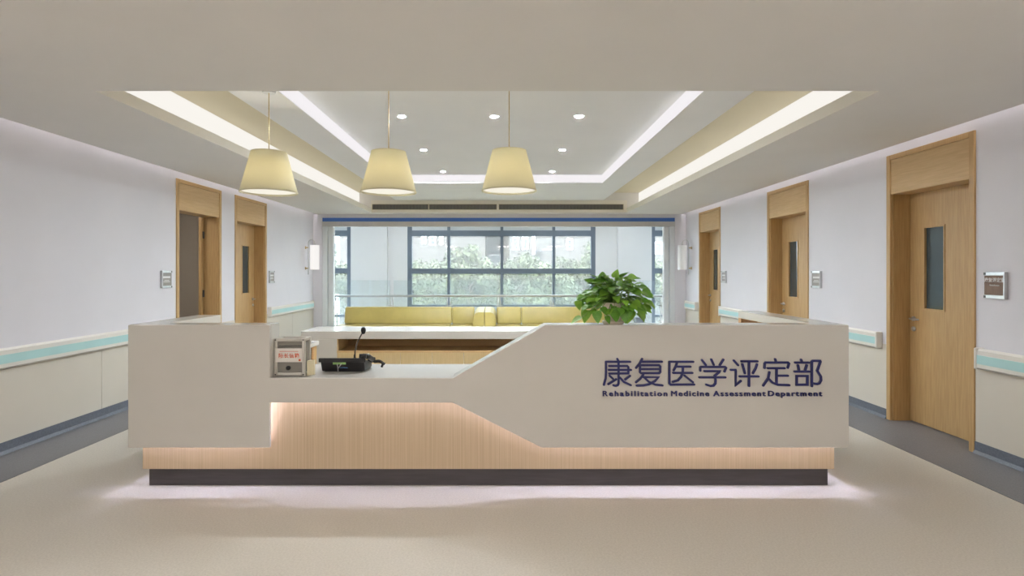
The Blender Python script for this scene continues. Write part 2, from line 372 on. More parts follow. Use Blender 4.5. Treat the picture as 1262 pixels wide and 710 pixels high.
# ------------------------------------------------------------------ doors
def door(n, xw, s, y0, y1, closed=True):
    """xw wall plane, s outward direction; y0 near edge, y1 far edge"""
    d = empty('door_%d' % n, (xw+s*.1, (y0+y1)/2, 0), kind='structure')
    c = .055; zh = 2.25; pr = .015
    m = MB(); m.box(xw-s*pr, xw+s*.22, y0, y0+c, 0, ZT); m.box(xw-s*pr, xw+s*.22, y1-c, y1, 0, ZT); m.box(xw-s*pr, xw+s*.22, y0+c, y1-c, ZT-.05, ZT)
    m.build('casing', M['wood'], d, bevel=.003, seg=1)
    B(xw-s*.006, xw+s*.22, y0+c, y1-c, zh, ZT-.05).build('header_panel', M['woodh'], d, bevel=.003, seg=1)
    m = MB(); m.box(xw+s*.01, xw+s*.205, y1-c-.012, y1-c, 0, zh); m.box(xw+s*.01, xw+s*.205, y0+c, y0+c+.012, 0, zh)
    m.build('jamb_lining', M['wood'], d)
    a, b = y0+c+.015, y1-c-.015; xf = xw+s*.175
    if closed:
        vy0, vy1, vz0, vz1 = b-.435, b-.20, 1.13, 1.90
        m = MB(); m.box(xf, xf+s*.04, a, vy0, .012, zh-.004); m.box(xf, xf+s*.04, vy1, b, .012, zh-.004)
        m.box(xf, xf+s*.04, vy0, vy1, .012, vz0); m.box(xf, xf+s*.04, vy0, vy1, vz1, zh-.004)
        lf = m.build('leaf', M['wood'], d)
        m = MB(); e = .016
        m.box(xf-s*.006, xf, vy0-e, vy0, vz0-e, vz1+e); m.box(xf-s*.006, xf, vy1, vy1+e, vz0-e, vz1+e); m.box(xf-s*.006, xf, vy0, vy1, vz1, vz1+e); m.box(xf-s*.006, xf, vy0, vy1, vz0-e, vz0)
        m.build('glazing_bead', M['wood'], lf)
        B(xf+s*.015, xf+s*.022, vy0, vy1, vz0, vz1).build('vision_pane', M['dglass'], lf)
        hy, hz = b-.055, 1.02
        m = MB(); m.tube([(xf, hy, hz), (xf-s*.012, hy, hz)], .024, 14); m.tube([(xf-s*.005, hy, hz), (xf-s*.045, hy, hz), (xf-s*.05, hy-.02, hz), (xf-s*.05, hy-.125, hz)], .009, 8)
        m.build('handle', M['steel'], lf, smooth=True)
        m = MB(); m.tube([(xf, hy, hz-.10), (xf-s*.012, hy, hz-.10)], .024, 14); m.build('lock', M['steel'], lf, smooth=True)
    else:
        # leaf swung right back into the side room; its hinge edge and hinges show at the far jamb
        hx = xw+s*.215
        B(hx, hx+s*.04, b-.045, b+.9, .012, zh-.004).build('leaf', M['wood'], d)
        for z in (.25, 1.17, 2.0):
            B(hx-s*.02, hx-s*.002, b-.02, b-.0, z-.05, z+.05).build('hinge', M['dark'], d)
    return d
for i, (a, b) in enumerate(DOORS_L): door(i+1, XL, -1, a, b, closed=(i == 1))
for i, (a, b) in enumerate(DOORS_R): door(i+3, XR, 1, a, b)
# the dim room behind the open doorway
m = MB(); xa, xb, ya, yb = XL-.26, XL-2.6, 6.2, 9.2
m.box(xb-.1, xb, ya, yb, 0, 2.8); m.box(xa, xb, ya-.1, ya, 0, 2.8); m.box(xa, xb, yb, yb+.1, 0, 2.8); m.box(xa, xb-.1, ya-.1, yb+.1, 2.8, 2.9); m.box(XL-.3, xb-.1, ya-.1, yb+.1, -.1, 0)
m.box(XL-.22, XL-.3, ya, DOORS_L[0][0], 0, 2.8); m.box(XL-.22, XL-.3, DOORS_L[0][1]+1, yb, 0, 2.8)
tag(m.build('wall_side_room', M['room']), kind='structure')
o = empty('fill_panel', (-5.3, 7.2, 2.78), 'square unseen fill panel added in the room behind the open doorway', 'ceiling light')  # added lamp, brightens the room seen through the doorway
B(-5.6, -5.0, 6.9, 7.5, 2.785, 2.799).build('frame', M['whiteframe'], o); B(-5.57, -5.03, 6.93, 7.47, 2.78, 2.785).build('diffuser', emission('side_room_fill_glow', (1, .95, .88), 30.0), o)

# ------------------------------------------------------------------ wall handrails
def handrail(xw, s, y0, y1, label):
    r = empty('wall_handrail', (xw-s*.03, (y0+y1)/2, .70), label, 'handrail', 'handrails along the corridor walls')
    x0, x1 = xw-s*.006, xw-s*.062
    m = MB(); a, b = y0+.03, y1-.03
    pr = [(x0, .705), (x1+s*.02, .70), (x1, .715), (x1, .85), (x1+s*.02, .868), (x0, .862)]
    m.prism_y(pr[::-s], a, b); m.build('rail_body', M['rail'], r)
    B(x1, x1-s*.004, a, b, .745, .815).build('aqua_strip', M['aqua'], r)
    for q0, q1 in ((y0, a), (b, y1)):
        mb = MB(); mb.box(xw, x1-s*.006, q0, q1, .697, .872); mb.build('end_cap', M['rail'], r, bevel=.01)
for y0, y1, l in ((-5.5, 6.95, 'long cream wall handrail with aqua strip left of the open doorway'), (9.75, 11.95, 'cream wall handrail with aqua strip below the lit wall sconce')):
    handrail(XL, -1, y0, y1, l)
for y0, y1, l in ((-5.5, 4.585, 'cream wall handrail with aqua strip below the brown door plaque'), (5.78, 7.13, 'short cream wall handrail with aqua strip between the large door and the next door'),
                  (8.38, 10.07, 'cream wall handrail with aqua strip behind the wood niche of the desk wing'), (11.30, 11.98, 'very short cream handrail stub below the unlit wall sconce')):
    handrail(XR, 1, y0, y1, l)

# ------------------------------------------------------------------ door plaques
def plaque(xw, s, yc, zc, wd, ht, label, text=None):
    o = empty('door_plaque', (xw, yc, zc-ht/2), label, 'sign', 'metal framed plaques beside the doors')
    def X(t): return xw-s*t
    B(X(0), X(.012), yc-wd/2, yc+wd/2, zc-ht/2+.02, zc+ht/2-.02).build('back_plate', M['plaque'] if text else M['plaque2'], o)
    for z in (zc+ht/2-.014, zc-ht/2+.014):
        B(X(0), X(.022), yc-wd/2, yc+wd/2, z-.014, z+.014).build('frame_bar', M['steel'], o, bevel=.003)
        B(X(.022), X(.0235), yc+wd/2-.025, yc+wd/2-.005, z-.009, z+.009).build('corner_cap', M['dark'], o)
    B(X(0), X(.03), yc-wd/2-.012, yc-wd/2, zc-ht/2, zc+ht/2).build('side_bar', M['steel'], o, bevel=.003)
    def put(me, y, z, mt):
        q = bpy.data.objects.new('lettering', me); COL.objects.link(q); q.parent = o
        me.materials.clear(); me.materials.append(mt)
        q.location = Vector((X(.0135), y, z))-WO[o.name]
        q.rotation_euler = (math.pi/2, 0, -s*math.pi/2)
    if text:
        for me, z in ((text_mesh(text[0], .037, .0008, .0006, 'CENTER'), zc+.028), (text_mesh(text[1], .016, .0006, 0, 'CENTER'), zc-.004)):
            put(me, yc, z, M['white'])
    else:
        for k, (a, z) in enumerate(((.36, .025), (.25, -.012), (.32, -.03))):
            B(X(.012), X(.0128), yc-wd*a, yc+wd*a, zc+z-.004*(3 if k == 0 else 1), zc+z+.004*(3 if k == 0 else 1)).build('print_line', M['white'], o)
plaque(XR, 1, 4.45, 1.375, .19, .21, 'brown metal framed door plaque with white lettering beside the large door', ('康复评定室', 'Rehabilitation'))
plaque(XR, 1, 7.0, 1.385, .20, .21, 'metal framed door plaque between the large door and the middle door')
plaque(XR, 1, 9.95, 1.39, .20, .21, 'metal framed door plaque between the two far doors opposite the open doorway')
plaque(XL, -1, 6.82, 1.39, .20, .21, 'metal framed door plaque beside the open doorway')
plaque(XL, -1, 9.9, 1.39, .20, .21, 'metal framed door plaque beside the closed door near the lit sconce')

# ------------------------------------------------------------------ wall sconces
def sconce(xw, s, y, m_, label):
    o = empty('wall_sconce', (xw, y, 1.42), label, 'wall lamp', 'wall sconces by the windows')
    xr = xw-s*.06; xc = xw-s*.19; zt, zb = 2.02, 1.52
    pts = [(xr, y, 1.42), (xr, y, 2.06)]
    for k in range(1, 8):
        a = math.pi*k/8; pts.append((xr-s*.065*(1-math.cos(a)), y, 2.06+.075*math.sin(a)))
    pts += [(xc, y, 2.06), (xc, y, 2.02)]
    MB().tube(pts, .008, 8).build('bent_arm', M['steel'], o, smooth=True)
    for z in (1.97, 1.55):
        m = MB(); m.tube([(xw, y, z), (xr, y, z)], .012, 10); m.tube([(xw, y, z), (xw-s*.012, y, z)], .03, 14); m.build('wall_mount', M['brass'], o, smooth=True)
    MB().lathe([(.02, .03), (.024, -.1), (.02, -.11)], (xc, y, zt), 16).build('lamp_holder', M['steel'], o, smooth=True)
    MB().lathe([(.09, zb-1.42), (.09, zt-1.42), (.084, zt-1.42), (.084, zb-1.42), (.09, zb-1.42)], (xc, y, 1.42), 28, closed=False).build('glass_cylinder', m_, o, smooth=True)
sconce(XL, -1, 11.6, M['sconce'], 'lit wall sconce with white glass cylinder on a bent rod')
sconce(XR, 1, 11.7, M['sconce2'], 'unlit wall sconce with white glass cylinder on a bent rod')

# ------------------------------------------------------------------ air grilles and downlights
for a, b, l in ((459, 528, 'shortest dark slotted air grille on the recess edge'), (529, 612, 'middle dark slotted air grille on the recess edge'), (615, 768, 'longest dark slotted air grille on the recess edge')):
    x0, x1 = px(a, 0, TYF)[0], px(b, 0, TYF)[0]; z0, z1 = px(0, 258.3, TYF)[1], px(0, 252, TYF)[1]
    g = empty('air_grille', ((x0+x1)/2, TYF, z0), l, 'vent', 'air grilles on the recess edge')
    B(x0, x1, TYF-.004, TYF-.001, z0, z1).build('back_plate', M['dark'], g)
    m = MB()
    m.box(x0, x1, TYF-.02, TYF-.001, z1, z1+.008); m.box(x0, x1, TYF-.02, TYF-.001, z0-.008, z0); m.box(x0-.008, x0, TYF-.02, TYF-.001, z0-.008, z1+.008); m.box(x1, x1+.008, TYF-.02, TYF-.001, z0-.008, z1+.008)
    m.build('frame', M['ceil_warm'], g)
    m = MB(); n = int((x1-x0)/.022)
    for k in range(n):
        q = x0+(x1-x0)*(k+.5)/n; m.box(q-.005, q+.005, TYF-.018, TYF-.004, z0, z1)
    tag(m.build('fins', M['grille'], g), kind='stuff')
for y, xs, row in ((5.876, (-1.066, -.109, .769), 'row nearest the desk'), (7.49, (-1.07, -.118, .76), 'middle downlight row'), (9.10, (-.99, -.11, .76), 'row next to the air grilles')):
    for x, side in zip(xs, ('the open doorway end of the ', 'the middle of the ', 'the large door end of the ')):
        d = empty('downlight', (x, y, 3.08), 'recessed downlight at '+side+row, 'ceiling light', 'downlights in the raised ceiling')
        MB().lathe([(.05, .0115), (.05, .004), (.04, .0), (.034, .008), (.034, .0115)], (x, y, 3.08), 24, closed=False).build('trim_ring', M['whiteframe'], d, smooth=True)
        MB().lathe([(.034, .006), (.034, .0105)], (x, y, 3.08), 24).build('lens', M['led_down'], d)

# ------------------------------------------------------------------ pendant lamps
def pendant(cx, by, ztop, label):
    d = 4.6; x, zb = px(cx, by, d)
    o = empty('pendant_lamp', (x, d, zb), label, 'pendant lamp', 'pendant lamps over the desk')
    rb, rt, h = .222, .138, .325
    MB().lathe([(rb, 0), (rt, h), (rt-.004, h), (rb-.004, 0), (rb, 0)], (x, d, zb), 48, closed=False).build('lamp_shade', M['shade'], o, smooth=True)
    m = MB(); m.lathe([(rb+.001, -.003), (rb+.001, .006), (rb-.006, .006), (rb-.006, -.003), (rb+.001, -.003)], (x, d, zb), 48, closed=False)
    m.build('shade_rim', M['shade'], o); m = MB()
    m.lathe([(rt+.001, h-.006), (rt+.001, h+.003), (rt-.006, h+.003), (rt-.006, h-.006), (rt+.001, h-.006)], (x, d, zb), 48, closed=False)
    m.build('shade_rim', M['shade'], o)
    MB().lathe([(rb-.008, .012), (rb-.008, .016)], (x, d, zb), 48).build('diffuser', M['led_pend'], o)
    MB().lathe([(.001, .10), (.03, .11), (.045, .145), (.03, .185), (.016, .20)], (x, d, zb), 16).build('bulb', emission('bulb_glow', (1, .91, .72), L_BULB), o, smooth=True)
    m = MB(); m.tube([(x, d, zb+.19), (x, d, zb+h+.02)], .018, 10)
    for k in range(3):
        a = 2*math.pi*k/3; m.tube([(x, d, zb+h-.02), (x+(rt-.004)*math.cos(a), d+(rt-.004)*math.sin(a), zb+h-.01)], .003, 6)
    m.build('lamp_holder', M['brass'], o)
    MB().tube([(x, d, zb+h+.015), (x, d, ztop-.02)], .004, 8).build('cord', M['brass'], o)
    MB().lathe([(.05, 0), (.055, .02)], (x, d, ztop-.0215), 24).build('ceiling_rose', M['whiteframe'], o)
pendant(331.5, 237.5, 2.95, 'cream conical pendant lamp above the suggestion box end of the desk')
pendant(479, 237, 3.09, 'cream conical pendant lamp hanging between the other two pendants')
pendant(627.5, 235.5, 3.09, 'cream conical pendant lamp above the slanted step of the desk')

# ------------------------------------------------------------------ reception desk
D0, D1, DW = 3.84, 3.862, 3.92
desk = empty('reception_desk', (-.11, 4.2, 0), 'white reception desk with slanted step, pale oak front and glowing dark plinth', 'reception desk')
def q(x, y): return px(x, y, D0)
outer = [q(157.5, 552), q(332.7, 552), q(332.7, 496.5), q(557.5, 496.5), q(667.5, 552), q(1046.5, 552), q(1046.5, 400.5), q(672, 400.5), q(557.5, 466), q(332.7, 466), q(332.7, 400.5), q(157.5, 400.5)]
g = .09
def off(pt, dx, dz): return (pt[0]+dx, pt[1]+dz)
tn = math.tan(math.radians(13.4))
inner = [off(outer[0], .03, g), off(outer[1], -g, g), off(outer[2], -g, g), off(outer[3], .025, g), off(outer[4], .025, g), off(outer[5], -.03, g)]
body = inner + [(inner[5][0], outer[6][1])] + outer[7:11] + [(inner[0][0], outer[11][1])]
m = MB(); m.prism_y(outer, D0, D1)
sh = m.build('front_shell', M['shell'], desk, bevel=.006)
m = MB(); m.prism_y(body, D1, DW)
# raised upstands and end returns behind the shell
ZTOP, ZLOW = outer[6][1], outer[8][1]
XA, XB = outer[0][0], outer[5][0]
m.prism_y([(XA+.03, ZLOW-.04), (outer[10][0], ZLOW-.04), (outer[10][0], ZTOP), (XA+.03, ZTOP)], DW, 4.0)
m.prism_y([(outer[8][0], ZLOW), off(outer[8], .08, -.04), (XB-.03, ZLOW-.04), (XB-.03, ZTOP), outer[7]], DW, 4.0)
m.build('upstand', M['shell'], desk)
B(-2.498, 2.274, DW, DW+.02, .121, ZLOW-.045).build('oak_panel', M['woodl'], desk)
B(-2.498, -2.478, DW+.02, 5.85, .121, .72).build('oak_panel', M['woodl'], desk); B(2.254, 2.274, DW+.02, 5.25, .121, .72).build('oak_panel', M['woodl'], desk)
m = MB(); m.box(-2.468, 2.243, DW+.025, DW+.05, 0, .121); m.box(-2.468, -2.44, DW+.05, 5.8, 0, .121); m.box(2.215, 2.243, DW+.05, 5.2, 0, .121)
m.build('plinth', M['plinth'], desk)
# light strips tucked into the groove behind the shell's lower edge
def strip(p, r, name='led_strip'):
    m = MB(); y0, y1 = DW-.022, DW-.014
    dx, dz = r[0]-p[0], r[1]-p[1]; L = math.hypot(dx, dz); nx, nz = dz/L*.003, -dx/L*.003
    m.prism_y([p, (p[0]+nx, p[1]+nz), (r[0]+nx, r[1]+nz), r][::-1], y0, y1); m.build(name, M['led_desk'], desk)
for i in range(5):
    strip(inner[i], inner[i+1])
# end panels: thin lip, groove and light strip along both ends
for s, xe, yb in ((1, XA, 5.85), (-1, XB, 5.25)):
    m = MB(); yt = 4.73 if s == 1 else 5.21
    m.box(xe, xe+s*.02, D1, yb, .292, ZLOW-.04); m.box(xe, xe+s*.02, D1, yt, ZLOW-.04, ZTOP)
    m.box(xe+s*.02, xe+s*.053, D1, yb, .382, ZLOW-.04)
    m.build('end_panel', M['shell'], desk)
    B(xe+s*.039, xe+s*.047, DW, yb-.05, .379, .382).build('led_strip', M['led_desk'], desk)
    # raised ledge over an oak-lined wing
    B(xe+s*.02, xe+s*.185, 4.0, yt, ZTOP-.064, ZTOP).build('ledge', M['shell'], desk)
    mb = MB(); mb.box(xe+s*.02, xe+s*.04, 4.0, yt, ZLOW, ZTOP-.064); mb.box(xe+s*.04, xe+s*.185, yt-.06, yt, ZLOW, ZTOP-.064)
    mb.build('wing_lining', M['woodd'], desk)
m = MB(); m.box(XA+.053, XB-.053, DW, 4.42, ZLOW-.04, ZLOW)
m.box(XA+.02, -1.93, 4.42, 5.9, ZLOW-.04, ZLOW); m.box(1.7, XB-.02, 4.42, 5.25, ZLOW-.04, ZLOW)
m.build('worktop', M['shell'], desk)
m = MB(); m.box(-2.44, -1.94, 5.78, 5.86, 0, ZLOW-.04); m.box(-2.44, -2.40, 4.1, 5.78, .02, ZLOW-.04); m.box(-1.99, -1.95, 4.5, 4.9, 0, ZLOW-.04)
m.build('return_cabinet', M['wood'], desk)
B(-2.40, -1.94, 5.72, 5.78, .0, ZLOW-.04).build('return_lining', M['woodd'], desk)
B(1.72, 2.21, 5.15, 5.2, 0, ZLOW-.04).build('return_cabinet', M['wood'], desk)

# lettering on the front
sign = empty('lettering_sign', (px(878, 0, D0)[0], D0, px(0, 489, D0)[1]), 'dark blue raised Chinese and English lettering on the white desk front', 'sign')
CH = [
 [[(222,62),(238,92)],[(100,93),(360,93)],[(100,93),(102,200),(98,270),(78,340)],[(135,138),(328,138),(340,150),(340,217)],[(130,180),(368,180)],[(135,219),(340,217)],[(235,95),(235,325),(226,344),(205,351),(180,345)],[(140,243),(175,275)],[(210,280),(125,332)],[(358,243),(305,282)],[(250,262),(290,308),(365,342)]],
 [[(488,62),(460,115),(422,158)],[(485,92),(700,92)],[(465,130),(670,130),(682,142),(682,203),(670,215),(475,215),(465,205),(465,130)],[(468,172),(680,172)],[(500,230),(470,272),(422,312)],[(500,258),(662,258),(625,300),(560,334),(500,346),(430,348)],[(510,262),(560,308),(630,338),(705,346)]],
 [[(780,93),(1035,93)],[(780,93),(780,325),(792,338),(1045,336)],[(860,105),(848,145),(825,185)],[(850,145),(1005,145)],[(820,212),(1025,212)],[(925,150),(922,205),(905,255),(870,292),(815,308)],[(940,240),(1030,312)]],
 [[(1128,75),(1170,128)],[(1228,68),(1254,125)],[(1357,70),(1320,128)],[(1110,188),(1110,155),(1120,148),(1375,148),(1386,158),(1370,198)],[(1155,193),(1318,193),(1312,205),(1270,240)],[(1100,260),(1378,260)],[(1264,242),(1274,290),(1272,325),(1252,348),(1220,352),(1175,338)]],
 [[(1470,80),(1514,130)],[(1437,180),(1487,180),(1490,190),(1490,345),(1544,298)],[(1552,88),(1722,88)],[(1562,120),(1587,215)],[(1717,120),(1702,165),(1674,215)],[(1532,250),(1732,250)],[(1632,90),(1632,352)]],
 [[(1912,65),(1922,97)],[(1798,160),(1800,112),(1810,101),(2050,101),(2060,112),(2047,158)],[(1832,162),(2012,162)],[(1927,165),(1927,330)],[(1935,242),(2047,242)],[(1850,205),(1837,270),(1784,348)],[(1842,275),(1882,315),(1935,338),(2062,343)]],
 [[(2190,70),(2200,97)],[(2127,102),(2272,102)],[(2157,130),(2167,180)],[(2250,130),(2234,180)],[(2120,198),(2277,198)],[(2142,245),(2257,245),(2257,338),(2142,338),(2142,245)],[(2304,355),(2304,92),(2316,82),(2392,82),(2396,92),(2362,190),(2400,250),(2403,290),(2385,322),(2360,330),(2327,325)]]]
K = 145/1262
def ribbon(mb, pts, r, y0, y1):
    P = [Vector(p) for p in pts]; closed = (P[0]-P[-1]).length < 1e-6; n = len(P)
    L = []; R = []
    for i in range(n):
        if closed: a = (P[i]-P[i-1 if i > 0 else n-2]).normalized(); b = (P[i+1 if i < n-1 else 1]-P[i]).normalized()
        else:
            a = (P[i]-P[i-1]).normalized() if i > 0 else None; b = (P[i+1]-P[i]).normalized() if i < n-1 else None
            a = a or b; b = b or a
        t = (a+b).normalized(); nn = Vector((-t.y, t.x)); sc = min(1.6, 1/max(.3, nn.dot(Vector((-a.y, a.x)))))
        L.append(P[i]+nn*r*sc); R.append(P[i]-nn*r*sc)
    vs = []
    for Y in (y0, y1):
        vs += [(p.x, Y, p.y) for p in L]+[(p.x, Y, p.y) for p in R]
    fs = []
    for i in range(n-1):
        fs += [(i, i+1, n+i+1, n+i), (2*n+i, 3*n+i, 3*n+i+1, 2*n+i+1), (i, 2*n+i, 2*n+i+1, i+1), (n+i, n+i+1, 3*n+i+1, 3*n+i)]
    mb.add(vs, fs)
    if not closed:
        for c in (P[0], P[-1]):
            mb.prism_y([(c.x+r*math.cos(2*math.pi*k/12), c.y+r*math.sin(2*math.pi*k/12)) for k in range(12)], y0-.0001, y1)
for ch in CH:
    mb = MB()
    for k, st in enumerate(ch):
        pts = [px(735+x*K, 435+y*K, D0) for x, y in st]
        ribbon(mb, pts, .0071, D0-.012-.0002*k, D0-.0005)
    mb.build('character', M['blue'], sign)
zb = px(0, 488, D0)[1]
def span(me): q_ = [v.co.x for v in me.vertices]; return min(q_), max(q_)
SZ = .0505; words = ['Rehabilitation', 'Medicine', 'Assessment', 'Department']; ends = [(743, 822), (827, 873.5), (879, 943), (946.5, 1012.5)]
for wd, (a, b) in zip(words, ends):
    X0, X1 = px(a, 0, D0)[0], px(b, 0, D0)[0]
    ws = 1.17; w1, w2 = [(lambda q_: (q_[1]-q_[0])*ws)(span(text_mesh(wd, SZ, .004, 0, space=k))) for k in (1.0, 1.2)]
    me = text_mesh(wd, SZ, .004, 0, space=1.0+.2*(X1-X0-w1)/(w2-w1))
    mn = span(me)[0]
    for v in me.vertices: v.co.x = (v.co.x-mn)*ws
    bmw = bmesh.new()
    for dx, dy in ((-.0015, -.0009), (-.0015, .0009), (.0015, -.0009), (.0015, .0009)):      # heavy weight
        k0 = len(bmw.verts); bmw.from_mesh(me); bmw.verts.ensure_lookup_table()
        for v in bmw.verts[k0:]: v.co.x += dx; v.co.y += dy; v.co.z += k0*1e-7+dx*.1+dy*.05
    bmw.to_mesh(me); bmw.free()
    o = bpy.data.objects.new('word', me); COL.objects.link(o); o.parent = sign; me.materials.clear(); me.materials.append(M['blue'])
    o.rotation_euler = (math.pi/2, 0, 0); o.location = Vector((X0, D0-.0045, zb))-WO[sign.name]

# ------------------------------------------------------------------ suggestion box, note card, paging console
bx0, bx1, by0, by1, bz0, bz1 = -1.585, -1.372, 3.90, 4.03, ZLOW+.0005, ZLOW+.262
o = empty('suggestion_box', ((bx0+bx1)/2, (by0+by1)/2, bz0), 'metal framed grey suggestion box with slot, lock and red lettered label', 'suggestion box')
tb = .022
def frame_bars(name, lst):
    for a in lst: B(*a).build(name, M['alu'], o, bevel=.005)
frame_bars('post', [(x, x+tb, y, y+tb, bz0, bz1) for x in (bx0, bx1-tb) for y in (by0, by1-tb)])
frame_bars('rail', [(bx0+tb, bx1-tb, y, y+tb, z, z+tb) for y in (by0, by1-tb) for z in (bz0+.002, bz1-tb)] + [(x, x+tb, by0+tb, by1-tb, z, z+tb) for x in (bx0, bx1-tb) for z in (bz0+.002, bz1-tb)])
B(bx0+tb, bx1-tb, by0+.012, by0+.016, bz0+tb, bz1-.055).build('front_panel', M['acry'], o)
B(bx0+tb, bx1-tb, by0+.012, by0+.016, bz1-.047, bz1-tb).build('front_panel', M['acry'], o)
B(bx0+tb, bx1-tb, by0+.03, by0+.034, bz1-.06, bz1-tb).build('slot', M['dark'], o)
B(bx1-.014, bx1-.010, by0+tb, by1-tb, bz0+tb, bz1-tb).build('side_panel', M['acry'], o); B(bx0+.010, bx0+.014, by0+tb, by1-tb, bz0+tb, bz1-tb).build('side_panel', M['acry'], o)
B(bx0+tb, bx1-tb, by0+tb, by1-tb, bz1-.05, bz1-.046).build('lid_panel', M['alu'], o); B(bx0+tb, bx1-tb, by0+tb, by1-tb, bz0+.003, bz0+.007).build('bottom_panel', M['acry'], o)
B(bx0+tb, bx1-tb, by1-.016, by1-.012, bz0+tb, bz1-tb).build('back_panel', M['acry'], o)
lab = B(bx0+.012, bx1-.018, by0-.003, by0-.0005, bz0+.098, bz0+.192).build('label_card', M['paper'], o)
me = text_mesh('院长信箱', .034, .0008, .0006, 'CENTER', 1.15); me.materials.clear(); me.materials.append(M['red'])
t = bpy.data.objects.new('lettering', me); COL.objects.link(t); t.parent = lab; t.rotation_euler = (math.pi/2, 0, 0); t.location = Vector(((bx0+bx1)/2-.002, by0-.0035, bz0+.13))-WO[lab.name]
B(bx0+.04, bx1-.045, by0-.0036, by0-.003, bz0+.170, bz0+.173).build('print_line', M['red'], lab)
B(bx1-.042, bx1-.028, by0-.0036, by0-.003, bz0+.105, bz0+.119).build('red_stamp', M['red'], lab)
m = MB(); m.tube([((bx0+bx1)/2-.008, by0+.012, bz0+.057), ((bx0+bx1)/2-.008, by0-.004, bz0+.057)], .015, 16); m.build('lock', M['plastic'], o, smooth=True)
m = MB()
for x in (bx0+.011, bx1-.011):
    for z in (bz0+.012, bz1-.012): m.tube([(x, by0+.001, z), (x, by0-.003, z)], .005, 10)
m.build('screws', M['dark'], o)
m = MB(); m.add([(-1.366, 3.925, ZLOW+.001), (-1.326, 3.955, ZLOW+.001), (-1.329, 3.985, ZLOW+.001), (-1.366, 3.957, ZLOW+.001), (-1.366, 3.925, ZLOW+.103), (-1.326, 3.955, ZLOW+.103), (-1.329, 3.985, ZLOW+.103), (-1.366, 3.957, ZLOW+.103)], [(0,3,2,1),(4,5,6,7),(0,1,5,4),(1,2,6,5),(2,3,7,6),(3,0,4,7)])
tag(m.build('note_pad', M['cream'], bevel=.001), 'pale yellow note pad standing against the suggestion box', 'note pad')

cx0, cy0 = -1.31, 4.07
o = empty('paging_console', (-1.15, 4.14, ZLOW+.0005), 'black paging console with gooseneck microphone and handset seen from behind', 'microphone console')
zc = ZLOW+.0005
m = MB(); xl, xr_ = -1.315, -1.005
m.prism_x([(4.085, zc+.003), (4.30, zc+.003), (4.30, zc+.035), (4.06, zc+.10), (4.055, zc+.07)], xl, xr_)
m.build('housing', M['plastic'], o, bevel=.006)
B(xl+.02, xr_-.02, 4.09, 4.28, zc, zc+.004).build('feet', M['foam'], o)
B(xl-.012, xr_+.012, 4.046, 4.062, zc+.072, zc+.102).build('rear_lip', M['plastic'], o, bevel=.004)
hs = MB(); hs.tube([(xr_-.01, 4.08, zc+.112), (xr_+.005, 4.16, zc+.098), (xr_+.012, 4.26, zc+.062)], .019, 10)
hs.tube([(xr_-.035, 4.065, zc+.113), (xr_+.012, 4.07, zc+.113)], .018, 10); hs.tube([(xr_-.02, 4.27, zc+.056), (xr_+.03, 4.27, zc+.056)], .02, 10)
hs.build('handset', M['plastic'], o, smooth=True)
gx, gz = px(437, 443, 4.12); tx, tz = px(448, 409, 4.12)
pts = [(gx-.005, 4.14, zc+.085), (gx, 4.13, gz), (gx+.004, 4.12, gz+.06), (gx+.02, 4.11, gz+.12), (tx-.005, 4.10, tz-.008), (tx, 4.1, tz+.003)]
mc = MB().tube(pts, .0048, 8).build('gooseneck', M['dark'], o, smooth=True)
MB().lathe([(.007, -.022), (.013, -.014), (.018, .002), (.017, .016), (.010, .026), (.002, .029)], (tx+.004, 4.1, tz+.008), 16).build('foam_windshield', M['foam'], mc, smooth=True)
m = MB(); m.tube([(gx-.005, 4.14, zc+.07), (gx-.003, 4.137, zc+.115)], .010, 10, .007); m.build('microphone_socket', M['plastic'], o)
B(-1.228, -1.135, 4.054, 4.066, zc+.055, zc+.073).build('green_connector', M['green'], o, bevel=.003)
m = MB(); m.tube([(-1.195, 4.05, zc+.06), (-1.19, 4.047, zc+.04), (-1.188, 4.05, zc+.003)], .004, 6); m.tube([(-1.165, 4.05, zc+.062), (-1.176, 4.046, zc+.045), (-1.186, 4.048, zc+.03)], .003, 6)
m.build('cable', M['greywire'], o, smooth=True)
m = MB(); m.tube([(-1.18, 4.066, zc+.03), (-1.15, 4.058, zc+.033), (-1.125, 4.066, zc+.03)], .003, 6); m.build('blue_cable', M['bluewire'], o, smooth=True)
m = MB()
pts = []
for k in range(60):
    a = k*.9; q_ = k/59
    pts.append((xr_+.03+.075*q_+.006*math.cos(a), 4.24+.02*math.sin(q_*3), zc+.045-.02*q_+.01*math.sin(a)+.012*math.sin(q_*math.pi)))
m.tube(pts, .0035, 5); m.tube([(pts[-1][0]-.012, 4.24, zc+.006), (pts[-1][0]-.002, 4.24, zc+.035), (pts[-1][0]+.012, 4.24, zc+.03)], .009, 8)
m.build('coiled_cord', M['plastic'], o, smooth=True)

